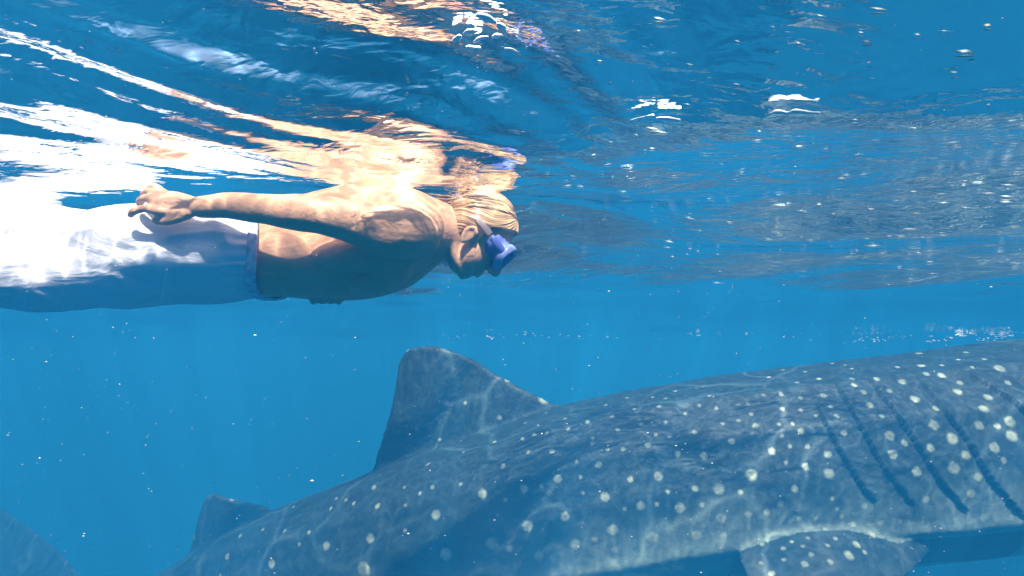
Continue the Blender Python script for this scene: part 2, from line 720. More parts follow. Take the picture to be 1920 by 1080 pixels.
# second dorsal
fin(G, [P(545, 985, 4.3), P(500, 950, 4.33), P(460, 941, 4.37), P(425, 932, 4.4), P(406, 925, 4.42)],
    [P(340, 1085, 4.62), P(356, 1030, 4.56), P(368, 985, 4.5), P(380, 945, 4.45), P(390, 927, 4.43)], .075)
# pectoral fin on the near side
fin(G, [P(1800, 900, 3.72), P(1800, 968, 3.50), P(1770, 1012, 3.36), P(1700, 1085, 3.12), P(1600, 1185, 2.92), P(1480, 1290, 2.78)],
    [P(1500, 930, 3.72), P(1440, 990, 3.46), P(1385, 1028, 3.30), P(1400, 1100, 3.08), P(1400, 1200, 2.9), P(1400, 1290, 2.78)], .15, camber=.19)
# far pectoral
fin(G, [P(1760, 945, 4.1), P(1740, 1010, 4.5), P(1700, 1080, 4.8), P(1620, 1160, 5.0)],
    [P(1560, 960, 4.1), P(1540, 1020, 4.4), P(1540, 1090, 4.7), P(1560, 1165, 4.95)], .13)
# pelvic fin, out of frame below
fin(G, [P(640, 1110, 3.95), P(600, 1150, 3.85), P(550, 1190, 3.8)],
    [P(520, 1130, 4.1), P(510, 1160, 3.95), P(520, 1195, 3.85)], .07)
# tail: upper and lower lobe
fin(G, [P(190, 1180, 5.15), P(150, 1080, 5.6), P(95, 1018, 6.1), P(20, 965, 6.6), P(-60, 915, 7.0), P(-130, 885, 7.2)],
    [P(50, 1220, 5.9), P(20, 1150, 6.1), P(-20, 1080, 6.4), P(-70, 1010, 6.8), P(-115, 945, 7.1), P(-150, 892, 7.25)], .12)
fin(G, [P(190, 1170, 5.15), P(130, 1240, 5.6), P(60, 1310, 5.9)],
    [P(50, 1170, 5.9), P(30, 1230, 5.95), P(20, 1300, 6.0)], .10)
shark_me = remesh(G.mesh('whale_shark'), .012, 9, .5)

bvh = BVHTree.FromPolygons([v.co[:] for v in shark_me.vertices], [p.vertices[:] for p in shark_me.polygons])


def hit(px, py):
    d = ray(px, py).normalized()
    return bvh.ray_cast(CAM, d)[0]


S4 = """695,382,12 675,489,10 537,535,9 383,588,11 712,597,12 929,532,13 905,455,10 1107,474,11 1084,400,11 953,652,18 804,695,18 622,718,19
402,690,12 143,692,12 159,772,13 417,810,20 127,915,19 820,860,22 984,818,19 1131,590,16 1161,732,19 1240,520,12 1216,434,9 1321,411,10 1349,503,14
1273,655,14 1396,641,18 1196,877,22 1318,770,18 1445,467,10 1481,543,13 1490,780,20 662,940,26 1030,940,22 870,990,20 460,985,24 100,1050,28
1290,345,9 1195,378,8 1258,296,7 1166,328,7 985,388,8 1000,433,7 902,362,10 850,460,7 797,477,8 823,535,9 1105,497,6 1053,645,8 1035,578,8
882,685,10 722,745,9 277,690,8 283,770,8 280,880,9 525,675,7 1063,715,8 1248,785,9 1390,765,11 1437,708,9 1173,525,6 1427,402,6 1385,457,7
1370,292,7 1427,297,6 1470,265,7 1398,335,6 1370,910,22 1115,920,14 1205,965,16 345,716,5 54,760,6 20,745,5 435,480,6 525,485,6 546,318,7 810,406,6 740,960,16"""
S5 = """74,327,9 12,362,10 148,340,9 117,287,8 52,447,12 175,408,10 92,553,16 215,485,15 287,323,10 301,367,9 322,419,14 247,397,8 380,203,8
434,280,11 354,283,8 440,173,7 439,345,11 520,297,10 520,350,8 424,409,10 485,408,9 521,441,14 439,463,9 471,510,10 393,530,15 303,635,22 160,697,22
55,695,14 83,767,12 170,825,20 255,711,12 430,762,14 371,797,14 493,697,15 541,600,15 455,583,9 645,630,20 640,545,15 550,510,11 621,286,13 650,333,9
677,376,12 587,373,7 707,452,13 797,272,13 825,331,14 877,380,11 600,211,11 745,213,12 743,166,8 753,242,12 540,182,8 505,226,8 855,215,12 910,463,18
980,493,13 921,545,17 1030,620,18 1022,303,16 908,271,12 963,225,14 1040,99,14 1050,153,14 945,162,10 1140,198,14 1142,153,10 1115,340,12 1103,415,18
1084,517,15 1188,475,20 1190,603,20 1210,268,16 1222,230,12 1325,342,15 1302,418,16 1385,420,12 1345,292,14 1395,165,16 1430,233,12 1440,400,18
1247,548,16 1303,645,16 1268,715,16 1370,516,18 1450,462,18 1410,570,12 1068,740,14 1250,95,10 1330,125,9 1100,73,9 920,93,8 775,115,8 835,100,7
660,145,6 715,152,6 1213,125,8 1275,162,8 1073,190,12 350,940,10 443,957,11 530,948,9 552,912,10 585,827,9 680,787,9 658,740,9 800,772,12 700,818,9
750,852,12 510,827,9 565,985,12 537,1026,14 392,1068,14 445,1007,9 345,1022,8 640,945,9 672,913,8 765,943,14 835,898,14 733,990,18 650,1018,12
800,975,10 960,840,10 870,848,12 627,872,8 480,930,8 290,810,14 60,900,20 180,900,14"""
S3 = """1480,738,8 1455,782,6 1293,775,7 1158,875,8 1253,882,9 1057,903,10 1000,995,13 1195,1027,16 1437,948,17 1315,940,8 1180,806,4 970,1078,8 1360,888,5"""
K = 640 / 1503
spots = []
for s_, ox in ((S4, 640), (S5, 1280), (S3, 0)):
    for t in s_.split():
        u, v_, r = map(float, t.split(','))
        px, py = ox + u * K, 620 + v_ * K
        h = hit(px, py)
        if h:
            dist = (h - CAM).length
            spots.append((h, max(.011, r * K * dist / FPX * .82)))
co = get_co(shark_me)
no = get_no(shark_me)
# smaller spots everywhere the photograph's list does not reach (far side, head, tail)
dcam = (co - np.array(CAM))
depth = dcam @ np.array(FWD)
pxx = 960 + FPX * dcam[:, 0] / depth
facing = (dcam * no).sum(1) / np.linalg.norm(dcam, axis=1) < .3
cand = np.where((~facing) | (pxx > 1930))[0]
r2 = random.Random(3)
kd_pts = [s[0] for s in spots]
extra = []
tries = r2.sample(list(cand), 4500)
cell = {}
for i in tries:
    p = co[i]
    key = tuple((p / .11).astype(int))
    if any((key[0] + a, key[1] + b, key[2] + c) in cell for a in (0, 1) for b in (0, 1) for c in (0, 1)):
        continue
    cell[key] = 1
    extra.append((Vector(p), r2.choice((.012, .016, .02, .028))))
allsp = spots + extra
spot = np.zeros(len(co))
kd = KDTree(len(co))
for i, p in enumerate(co):
    kd.insert(p, i)
kd.balance()
for c, r in allsp:
    for p, i, d in kd.find_range(c, r * 1.7):
        spot[i] = max(spot[i], max(0, 1 - (d / (r * 1.7)) ** 2) * min(1, .6 + r / .05))
# gill slits
SL = [[(1535, 765), (1570, 837), (1604, 893), (1640, 940)],
      [(1570, 726), (1621, 812), (1655, 875), (1712, 945)],
      [(1633, 714), (1710, 820), (1752, 885), (1812, 960)],
      [(1718, 705), (1808, 820), (1858, 898), (1922, 972)],
      [(1821, 705), (1919, 769), (1975, 850), (2020, 930)]]
slit = np.full(len(co), .2)
disp = np.zeros(len(co))
for poly in SL:
    pts = []
    pp, _ = smooth_path([Vector((a, b, 0)) for a, b in poly], [1] * 4, 140)
    for k_, q in enumerate(pp):
        h = hit(q.x, q.y)
        if h:
            pts.append((h, math.sin(math.pi * (k_ + 1) / (len(pp) + 1)) ** .25))
    best = {}
    for h, wgt in pts:
        for p, i, d in kd.find_range(h, .13):
            if i not in best or d < best[i][0]:
                best[i] = (d, p.x - h.x, wgt)
    for i, (d, dx, wgt) in best.items():
        sd_ = d if dx > 0 else -d
        if d < abs(slit[i]):
            slit[i] = sd_
        if dx > 0:
            disp[i] += wgt * .022 * math.exp(-d / .09)
        else:
            disp[i] -= wgt * .012 * math.exp(-d / .03)
# countershading follows the section: pale belly
mid = np.array([[c.x, c.z, h] for c, h, w in cent])
o_s = np.argsort(mid[:, 0])
cz = np.interp(co[:, 0], mid[o_s, 0], mid[o_s, 1])
ch = np.interp(co[:, 0], mid[o_s, 0], mid[o_s, 2])
rel = (co[:, 2] - cz) / ch
bel = np.clip((-rel + .05) / .85 + .16 * vnoise(co[:, 0] * 5, co[:, 1] * 5, co[:, 2] * 5), 0, 1)
# fins stay dark
bel *= (np.abs(rel) < 1.25)
cyy = np.interp(co[:, 0], np.array([c.x for c, h, w in cent])[o_s], np.array([c.y for c, h, w in cent])[o_s])
wff = np.interp(co[:, 0], mid[o_s, 0], np.array([h * w for c, h, w in cent])[o_s])
bel[np.abs(co[:, 1] - cyy) > 1.18 * wff] = 0.0
bel[(np.abs(co[:, 1] - cyy) / wff) ** 2.25 + np.abs(rel) ** 2.25 > 1.10] = 0.0
bel[(co[:, 0] > 1.15) & (co[:, 0] < 2.65) & (rel < -.5) & (co[:, 1] < 3.42)] = 0.0
band = np.clip(vnoise(co[:, 0] * 9 + co[:, 2] * 2.0, co[:, 2] * .9, co[:, 1] * .4) * 1.3 - .1, 0, 1) * np.clip(.55 - rel, 0, 1)
co2 = co + no * disp[:, None] + no * (vnoise(co[:, 0] * 7, co[:, 1] * 7, co[:, 2] * 7) * .004)[:, None]
set_co(shark_me, co2)
set_attr(shark_me, 'spot', spot)
set_attr(shark_me, 'belly', bel * .8)
set_attr(shark_me, 'slit', slit)
set_attr(shark_me, 'band', band)
tag(link('whale_shark', shark_me, M_SHARK), 'huge dark grey whale shark with pale spots gliding below the swimmer', 'whale shark')

# ------------------------------------------------------------------ swimmer
swimmer = bpy.data.objects.new('person', None)
col.objects.link(swimmer)
swimmer.location = P(480, 480, 1.55)
tag(swimmer, 'bare-chested snorkeller in white trousers and blue mask lying face down at the surface', 'person')
bpy.context.view_layer.update()


def child(name, me, mat, parent=swimmer):
    o = link(name, me, mat, parent)
    o.matrix_parent_inverse = parent.matrix_world.inverted() if parent is swimmer else Matrix.Identity(4)
    if parent is not swimmer:
        o.matrix_parent_inverse = Matrix.Identity(4)
    return o


YB = 1.57
B = Geo()
#        px   top  bottom halfwidth
TS = [(330, 412, 545, .150), (400, 402, 548, .168), (470, 394, 552, .158), (530, 384, 556, .156), (600, 366, 561, .162), (660, 354, 561, .175),
      (710, 352, 553, .186), (750, 357, 538, .182), (785, 366, 512, .150), (812, 376, 494, .100), (840, 384, 486, .066), (870, 392, 480, .060)]
rr = interp_rows(TS, 6)
ringsT = []
for r in rr:
    t, b = P(r[0], r[1], YB), P(r[0], r[2], YB)
    c, h = (t + b) / 2, (t - b).length / 2
    ring = []
    for k in range(48):
        a = 2 * math.pi * k / 48
        e = 2 / 2.4
        ca, sa = math.cos(a), math.sin(a)
        yy = math.copysign(abs(ca) ** e, ca) * r[3]
        zz = math.copysign(abs(sa) ** e, sa) * h
        # spine groove, chest line
        zz -= .007 * math.exp(-(yy / .018) ** 2) * (1 if sa > 0 else -.7)
        ring.append(c + Vector((.04 * (yy / r[3]) ** 2, yy, zz)))
    ringsT.append(ring)
B.rings(ringsT)
# shoulder blades, pectorals
B.ellipsoid(P(700, 372, YB - .09), Vector((.085, 0, 0)), Vector((0, .06, 0)), Vector((0, 0, .022)))
B.ellipsoid(P(700, 372, YB + .09), Vector((.085, 0, 0)), Vector((0, .06, 0)), Vector((0, 0, .022)))
B.ellipsoid(P(715, 525, YB - .085), Vector((.075, 0, .02)), Vector((0, .075, 0)), Vector((0, 0, .034)))
B.ellipsoid(P(715, 525, YB + .085), Vector((.075, 0, .02)), Vector((0, .075, 0)), Vector((0, 0, .034)))
# near arm along the body
Ya = 1.36
B.tube([P(790, 425, 1.45), P(768, 432, 1.375), P(725, 430, 1.345), P(670, 418, 1.33), P(610, 404, 1.32), P(560, 398, 1.31), P(500, 393, 1.315), P(430, 386, 1.325), P(372, 388, 1.335)],
       [.058, .066, .062, .050, .043, .041, .034, .029, .0235], 24)
B.ellipsoid(P(765, 438, 1.40), Vector((.075, 0, -.02)), Vector((0, .065, 0)), Vector((.01, 0, .066)))
# lat / armpit fold
B.tube([P(760, 470, 1.42), P(690, 478, 1.40), P(610, 480, 1.42)], [.045, .042, .03], 20)
# hand
W_ = Vector((0, -.45, -.9)).normalized()
B.tube([P(378, 388, 1.335), P(350, 387, 1.335), P(322, 383, 1.34), P(302, 380, 1.345)], [.022, .030, .036, .036], 20, flat=(1.0, .42), axis=W_, sub=4)
F_ = [([P(318, 396, 1.328), P(298, 396, 1.322), P(272, 391, 1.322), P(252, 396, 1.328), P(245, 403, 1.338)], .0098),
      ([P(316, 386, 1.334), P(298, 382, 1.330), P(276, 372, 1.332), P(264, 376, 1.346), P(262, 384, 1.36)], .0098),
      ([P(316, 374, 1.345), P(300, 369, 1.343), P(282, 359, 1.348), P(271, 362, 1.363), P(270, 369, 1.376)], .0092),
      ([P(318, 366, 1.362), P(304, 359, 1.362), P(291, 350, 1.37), P(281, 352, 1.384), P(279, 358, 1.394)], .0080)]
for pts, r in F_:
    B.tube(pts, [r * 1.05, r * 1.12, r * .95, r * .92, r * .8], 14, sub=5)
B.tube([P(356, 398, 1.335), P(334, 408, 1.330), P(310, 414, 1.333), P(292, 414, 1.340)], [.014, .0125, .0105, .009], 14)
B.ellipsoid(P(340, 400, 1.34), Vector((.026, 0, -.004)), Vector((0, .016, 0)), Vector((0, 0, .016)))
# far arm, bent under the belly on the far side
B.tube([P(775, 430, 1.66), P(745, 440, 1.76), P(690, 470, 1.84), P(650, 505, 1.88), P(625, 530, 1.80), P(612, 548, 1.70)],
       [.060, .060, .048, .042, .034, .026], 20)
B.tube([P(615, 546, 1.70), P(612, 556, 1.67), P(610, 560, 1.645)], [.026, .034, .032], 18, flat=(1.0, .45), axis=(1, 0, 0), sub=4)
for k_, dx in enumerate((-22, -8, 7, 20)):
    B.tube([P(612 + dx, 558, 1.65), P(612 + dx * 1.1, 564, 1.625), P(613 + dx * 1.1, 564, 1.60), P(613 + dx * 1.05, 558, 1.585)], [.0095, .0095, .009, .0075], 12, sub=4)
B.tube([P(640, 552, 1.68), P(652, 556, 1.65), P(650, 556, 1.63)], [.012, .010, .009], 12, sub=4)
# legs inside the trousers and bare feet beyond the frame
for yo, offs in ((-.10, ((-.30, -.015, -.063), (-.44, -.025, -.056), (-.72, -.03, -.055), (-1.20, -.035, -.06), (-1.28, -.035, -.07))),
                 (.11, ((-.40, .005, .055), (-.62, .025, .088), (-.95, .04, .09), (-1.22, .05, .08), (-1.30, .05, .07)))):
    a0 = P(400, 478, YB) + Vector((0, yo, 0))
    pts = [a0] + [a0 + Vector(q) for q in offs]
    B.tube(pts, [.080, .056, .052, .050, .034, .036], 20)
    f0 = pts[-1]
    B.tube([f0, f0 + Vector((-.09, 0, -.03)), f0 + Vector((-.19, 0, -.035)), f0 + Vector((-.23, 0, -.035))], [.034, .036, .032, .02], 16, flat=(1.15, .7), axis=(0, 1, 0))
    for q in range(5):
        e0 = f0 + Vector((-.21, (q - 2) * .016, -.035))
        B.tube([e0, e0 + Vector((-.045 + abs(q - 1) * .006, 0, -.004))], [.009, .008], 10)

# head
HC = P(890, 440, YB)
Fv = Vector((.68, 0, -.73)).normalized()
Uv = Vector((.73, 0, .68)).normalized()
Sv = Vector((0, 1, 0))


def H(f, u, s=0):
    return HC + Fv * f + Uv * u + Sv * s


B.ellipsoid(H(-.008, .022), Fv * .096, Sv * .077, Uv * .090, 28, 20)
B.ellipsoid(H(.028, -.03), Fv * .060, Sv * .062, Uv * .078, 24, 16)
B.ellipsoid(H(.050, -.084), Fv * .026, Sv * .030, Uv * .020)            # chin
B.tube([H(-.02, -.05, -.055), H(.02, -.08, -.045), H(.052, -.092, -.02), H(.056, -.094, 0), H(.052, -.092, .02), H(.02, -.08, .045), H(-.02, -.05, .055)],
       [.013, .013, .013, .014, .013, .013, .013], 12)
B.tube([H(.082, .012), H(.098, -.008), H(.108, -.026)], [.010, .012, .015], 12)      # nose
B.ellipsoid(H(.098, -.034, -.012), Fv * .010, Sv * .008, Uv * .008, 12, 8)
B.ellipsoid(H(.098, -.034, .012), Fv * .010, Sv * .008, Uv * .008, 12, 8)
B.ellipsoid(H(.082, -.056), Fv * .011, Sv * .024, Uv * .006, 16, 8)                   # lips
B.ellipsoid(H(.080, -.068), Fv * .011, Sv * .021, Uv * .0065, 16, 8)
B.ellipsoid(H(.074, .030), Fv * .014, Sv * .055, Uv * .011, 16, 8)                    # brow
# neck
B.tube([P(800, 425, YB), P(835, 428, YB), H(-.045, -.035)], [.075, .066, .060], 24)
B.tube([P(790, 455, YB - .07), P(830, 448, YB - .05), H(-.045, -.01, -.06)], [.022, .018, .014], 12)
for s in (-1, 1):                                                                      # ears
    B.ellipsoid(H(.008, -.020, s * .077), Fv * .013 + Sv * s * -.003, Uv * .024, Sv * .006, 16, 8)
    B.tube([H(.018, -.004, s * .079), H(.004, .003, s * .083), H(-.007, -.010, s * .084), H(-.003, -.030, s * .082), H(.008, -.042, s * .077)],
           [.0045, .005, .005, .0045, .005], 10, sub=5)
body_me = remesh(B.mesh('body'), .0034, 5, .5)
co = get_co(body_me); no = get_no(body_me)
dsp = vnoise(co[:, 0] * 22, co[:, 1] * 22, co[:, 2] * 22) * .0012
set_co(body_me, co + no * dsp[:, None])
child('body', body_me, M_SKIN)

# hair: a cap that follows the skull, combed into locks by grooves, plus loose wet strands
HG = Geo()
NU, NV = 150, 420
hv, hs = [], []
for i in range(NU + 1):
    u = i / NU
    for j in range(NV):
        a = 2 * math.pi * j / NV
        # pole near the front hairline; strands run back from it
        th = u * 2.25
        pole = (Fv * .55 + Uv * .83).normalized()
        t1 = pole.cross(Sv).normalized()
        if t1.dot(Fv) > 0:
            t1 = -t1                                    # towards the back of the head
        d = pole * math.cos(th) + (t1 * math.cos(a) + Sv * math.sin(a)) * math.sin(th)
        f, uu, s = d.dot(Fv), d.dot(Uv), d.dot(Sv)
        base = 1 / math.sqrt((f / .103) ** 2 + (s / .083) ** 2 + (uu / .096) ** 2)
        sw = a + .35 * math.sin(th * 2.0) + .05 * noise.noise(Vector((a * 3, th * 2, 0)))
        g = .7 * noise.noise(Vector((math.cos(sw) * 8, math.sin(sw) * 8, th * .8))) + .6 * noise.noise(Vector((math.cos(sw) * 24, math.sin(sw) * 24, th * 1.1))) + .4 * noise.noise(Vector((math.cos(sw) * 60, math.sin(sw) * 60, th * 1.5)))
        r = base + .0024 * g + .003
        # keep the face and ears free
        face = max(0, (f - .42) * 3 - max(0, uu - .18) * 2.6)
        low = max(0, -uu - .62) * 2.0
        ear = math.exp(-(((f - .20) / .24) ** 2 + ((uu + .50) / .30) ** 2)) if abs(s) > .6 else 0
        r -= .045 * min(1, face) + .05 * min(1, low) + .024 * ear
        hv.append(HC + Fv * -.006 + Uv * .022 + d * r)
        hs.append(.5 + .5 * g + .25 * noise.noise(Vector((math.cos(sw) * 45, math.sin(sw) * 45, th))) - .35 * max(0, min(1, (-f - .45) * 3)))
HG.rings([hv[i * NV:(i + 1) * NV] for i in range(NU + 1)], caps=False)
hs = list(hs)
rh = random.Random(5)
for k in range(420):
    # loose locks: start at the cap, flow back and down the nape
    a = rh.uniform(-1.35, 1.35)
    th0 = rh.uniform(.3, 1.0)
    th1 = th0 + rh.uniform(.5, 1.0)
    pts, rad = [], []
    ln = rh.uniform(.9, 1.35)
    for q in range(6):
        th = th0 + (th1 - th0) * q / 5
        aa = a * (1 - .12 * q / 5) + rh.uniform(-.01, .01)
        pole = (Fv * .55 + Uv * .83).normalized()
        t1 = pole.cross(Sv).normalized()
        if t1.dot(Fv) > 0:
            t1 = -t1
        d = pole * math.cos(th) + (t1 * math.cos(aa) + Sv * math.sin(aa)) * math.sin(th)
        f, uu, s = d.dot(Fv), d.dot(Uv), d.dot(Sv)
        base = 1 / math.sqrt((f / .103) ** 2 + (s / .083) ** 2 + (uu / .096) ** 2)
        pts.append(HC + Fv * -.006 + Uv * .022 + d * (base + .0055 + .001 * math.sin(q + k)))
        rad.append((.0006, .0013, .0017, .0016, .0012, .0004)[q])
    b0 = len(HG.v)
    HG.tube(pts, rad, 6, sub=2, round_ends=False, flat=(1.6, .7))
    hs += [rh.random()] * (len(HG.v) - b0)
# wet locks gathered over the nape
for k in range(60):
    s0 = rh.uniform(-.05, .05)
    p0 = H(-.085 + rh.uniform(-.01, .01), .045 + rh.uniform(-.04, .03), s0)
    p1 = H(-.105 + rh.uniform(-.01, .01), -.005 + rh.uniform(-.03, .03), s0 * 1.1)
    p2 = p1 + Vector((-.035 + rh.uniform(-.02, .01), 0, rh.uniform(-.012, .012)))
    b0 = len(HG.v)
    HG.tube([p0, p1, p2], [.003, .0032, .0008], 6, sub=4, round_ends=False)
    hs += [rh.random() * .25] * (len(HG.v) - b0)
for k in range(90):
    a0 = rh.uniform(-1, 1)
    p0 = H(-.09 + rh.uniform(-.02, .03), .03 + rh.uniform(-.05, .05), a0 * .06)
    dr = Vector((-rh.uniform(.2, 1), rh.uniform(-.6, .3) * (1 if a0 > 0 else 1), rh.uniform(-.5, .35))).normalized()
    ln = rh.uniform(.02, .055)
    b0 = len(HG.v)
    HG.tube([p0, p0 + dr * ln * .5 + Vector((0, 0, rh.uniform(-.006, .006))), p0 + dr * ln + Vector((0, 0, rh.uniform(-.014, .010)))], [.0012, .0010, .0004], 5, sub=4, round_ends=False)
    hs += [rh.random() * .7] * (len(HG.v) - b0)
hm = HG.mesh('hair')
set_attr(hm, 'strand', hs)
child('hair', hm, M_HAIR)

# diving mask
mroot = Geo()


def mask_ring(f, hu, hsid, bulge=0.0, cu=.016, wrap=0.0, n=56):
    ring = []
    for k in range(n):
        a = 2 * math.pi * k / n
        ca, sa = math.cos(a), math.sin(a)
        s = math.copysign(abs(ca) ** .75, ca) * hsid
        u = math.copysign(abs(sa) ** .8, sa) * hu
        if sa < 0:
            u *= 1 + .35 * math.exp(-(s / .022) ** 2)        # nose pocket
        ring.append(H(f - wrap * (s / hsid) ** 2 + bulge * math.sin(3 * a), cu + u, s))
    return ring


def folds(ring, amp, seed):
    return [p + (p - ring[0].lerp(ring[28], .5)).normalized() * amp * noise.noise(Vector((k_ * .55, seed, 0))) for k_, p in enumerate(ring)]


G1 = Geo()
G1.rings([folds(mask_ring(.056, .033, .062, wrap=.022), .004, 1), folds(mask_ring(.070, .036, .067, wrap=.020), .006, 2), folds(mask_ring(.080, .033, .064, wrap=.016), .005, 3),
          folds(mask_ring(.090, .031, .061, wrap=.010), .002, 4), mask_ring(.094, .034, .064, wrap=.006)], caps=False)
for s in (-1, 1):
    G1.tube([H(.095, .016, s * .062), H(.072, .018, s * .073), H(.052, .018, s * .078)], [.009, .009, .007], 12, flat=(1.1, .5), axis=Uv, sub=4)
msk = child('diving_mask', G1.mesh('diving_mask'), M_MASK)
GF = Geo()
GF.rings([mask_ring(.092, .031, .060, wrap=.006), mask_ring(.092, .036, .066, wrap=.005), mask_ring(.100, .0375, .0675, wrap=.004), mask_ring(.108, .036, .066, wrap=.003),
          mask_ring(.111, .032, .062, wrap=.002), mask_ring(.108, .027, .056, wrap=.002), mask_ring(.098, .026, .055, wrap=.002)], caps=False)
child('frame', GF.mesh('frame'), M_FRAME, msk)
G2 = Geo()
for s in (-1, 1):
    ring0, ring1 = [], []
    for k in range(32):
        a = 2 * math.pi * k / 32
        ca, sa = math.cos(a), math.sin(a)
        ss = s * .031 + math.copysign(abs(ca) ** .7, ca) * .026
        u = .018 + math.copysign(abs(sa) ** .7, sa) * .021
        ring0.append(H(.100, u, ss)); ring1.append(H(.104, u, ss))
    g = Geo(); g.rings([ring0, ring1])
    o = child('lens', g.mesh('lens'), M_LENS, msk)
G3 = Geo()
sp_, sr_ = [], []
for k in range(13):
    a = math.pi * (-.5 + 1.0 * k / 12)
    # back of the head from one buckle to the other
    f = -.111 * math.cos(a) - .002 + .045 * abs(math.sin(a)) ** 6
    s = .090 * math.sin(a)
    sp_.append(H(f, .020 + .012 * math.cos(a), s)); sr_.append(.008)
G3.tube(sp_, sr_, 12, flat=(1.0, .28), axis=Uv, sub=4)
child('strap', G3.mesh('strap'), M_STRAP, msk)

# loose white trousers
T = Geo()
rows = interp_rows([(502, 390, 556, .170), (480, 391, 557, .178), (420, 389, 558, .194), (360, 391, 560, .202), (300, 394, 563, .205), (240, 397, 570, .205), (200, 404, 573, .185)], 6)
rg = []
for r in rows:
    t, b = P(r[0], r[1], YB), P(r[0], r[2], YB)
    c, h = (t + b) / 2, (t - b).length / 2
    rg.append([c + Vector((.04 * abs(math.cos(a)) ** 1.66, math.copysign(abs(math.cos(a)) ** .83, math.cos(a)) * r[3], math.copysign(abs(math.sin(a)) ** .83, math.sin(a)) * h))
               for a in (2 * math.pi * k / 64 for k in range(64))])
T.rings(rg)
T.tube([P(260, 500, 1.47), P(120, 512, 1.455), P(0, 506, 1.445), P(-200, 500, 1.44), P(-420, 500, 1.43), P(-640, 505, 1.43)],
       [.084, .086, .086, .084, .080, .076], 30)
T.tube([P(260, 462, 1.66), P(120, 446, 1.69), P(0, 434, 1.71), P(-200, 436, 1.72), P(-420, 440, 1.73), P(-560, 445, 1.73)],
       [.088, .088, .086, .086, .082, .078], 30)
tm = remesh(T.mesh('trousers'), .005, 6, .5)
co = get_co(tm); no = get_no(tm)
x, y, z = co.T
wr = (1 - np.abs(vnoise(x * 6 + z * 4, y * 12, z * 20 - x * 3))) ** 3 * .008 \
   + vnoise(x * 5, y * 9, z * 16) * .010 + vnoise(x * 16 + z * 12, y * 30, z * 40) * .0028
wx = P(502, 480, YB).x + .03
env = np.clip((wx - x) / .05, 0, 1)
gath = np.exp(-((wx - x) / .05) ** 2) * np.sin(np.arctan2(z - P(480, 478, YB).z, y - YB) * 46) * .003
set_co(tm, co + no * (wr * env + gath)[:, None])
trs = child('trousers', tm, M_CLOTH)
trs['label'] = 'loose white trousers'
WB = Geo()
rg = []
for px_, gr in ((505.5, .000), (506, .005), (504, .007), (497, .007), (491, .007), (489, .004), (489.5, -.002)):
    t, b = P(px_, 391, YB), P(px_, 557, YB)
    c, h = (t + b) / 2, (t - b).length / 2
    rg.append([c + Vector((.04 * abs(math.cos(a)) ** 1.66, math.copysign(abs(math.cos(a)) ** .83, math.cos(a)) * (.172 + gr), math.copysign(abs(math.sin(a)) ** .83, math.sin(a)) * (h + gr)))
               for a in (2 * math.pi * k / 96 for k in range(96))])
WB.rings(rg, caps=False)
child('waistband', WB.mesh('waistband'), M_BAND, trs)
# side seam piping on the near leg, laid on the cloth
tb = BVHTree.FromPolygons([v.co[:] for v in tm.vertices], [p.vertices[:] for p in tm.polygons])
sp_ = []
for k in range(12):
    py = 505 + k * 5
    h = tb.ray_cast(CAM, ray(313 - k * .9, py).normalized())[0]
    if h:
        sp_.append(h)
if len(sp_) > 3:
    g = Geo(); g.tube(sp_, [.0022] * len(sp_), 8, sub=2)
    child('seam', g.mesh('seam'), M_FOAM, trs)

# ------------------------------------------------------------------ bubbles, foam, floating specks
def ico(sub=2):
    bm = bmesh.new(); bmesh.ops.create_icosphere(bm, subdivisions=sub, radius=1)
    me = bpy.data.meshes.new('air_bubble'); bm.to_mesh(me); bm.free()
    me.polygons.foreach_set('use_smooth', [True] * len(me.polygons))
    return me


def at_surface(px, py, off):
    """world point where the sight line meets the wavy surface, off below it"""
    d = ray(px, py)
    z = 0.0
    for _ in range(4):
        t = min(30, max(.2, (z - off - CAM.z) / max(d.z, .01)))
        z = wave_at(d.x * t, d.y * t)
    return CAM + d * t


bub = ico(2)
bub.materials.append(M_BUB)
clusters = [
    ('of the scattered round bubbles above the swimmer', 'air bubbles above the swimmer',
     [(656, 12, 5), (683, 26, 4), (692, 45, 4), (760, 47, 3), (589, 92, 4), (593, 100, 3), (382, 18, 4), (542, 56, 4), (598, 19, 5), (505, 15, 3), (752, 76, 3), (766, 155, 3)], .02),
    ('of the shiny bubbles swarming over the swimmer\'s back', 'air bubbles over the swimmer\'s back',
     [(580, 287, 7), (605, 295, 6), (660, 315, 9), (650, 330, 8), (668, 302, 6), (640, 305, 5), (618, 308, 4), (695, 325, 6), (438, 268, 4), (527, 296, 5), (586, 312, 4), (765, 325, 3), (805, 320, 3)], .012),
    ('of the small bright bubbles clustered at top middle', 'air bubbles in the top middle cluster',
     [(941, 65, 4), (953, 62, 3), (988, 89, 5), (972, 98, 5), (942, 88, 3), (834, 142, 4), (860, 135, 4), (872, 143, 3), (935, 120, 3), (943, 130, 4), (912, 134, 3), (895, 127, 3), (763, 176, 6), (785, 156, 3)], .02),
]
ORD = 'leftmost,second,third,fourth,fifth,sixth,seventh,eighth,ninth,tenth,eleventh,twelfth,thirteenth,fourteenth'.split(',')
for lab, grp, pts, off in clusters:
    for rank, (px, py, r) in enumerate(sorted(pts)):
        p = at_surface(px, py, off)
        o = bpy.data.objects.new('air_bubble', bub); col.objects.link(o)
        o.location = p
        rr_ = r * (p - CAM).length / FPX * .55
        o.scale = (rr_ * random.uniform(1, 1.7), rr_, rr_ * random.uniform(.6, .9))
        o.rotation_euler = (0, random.uniform(-.4, .4), random.uniform(-.5, .5))
        tag(o, '%s%s %s' % (ORD[rank], '' if rank == 0 else ' from the left', lab), 'bubble', grp)


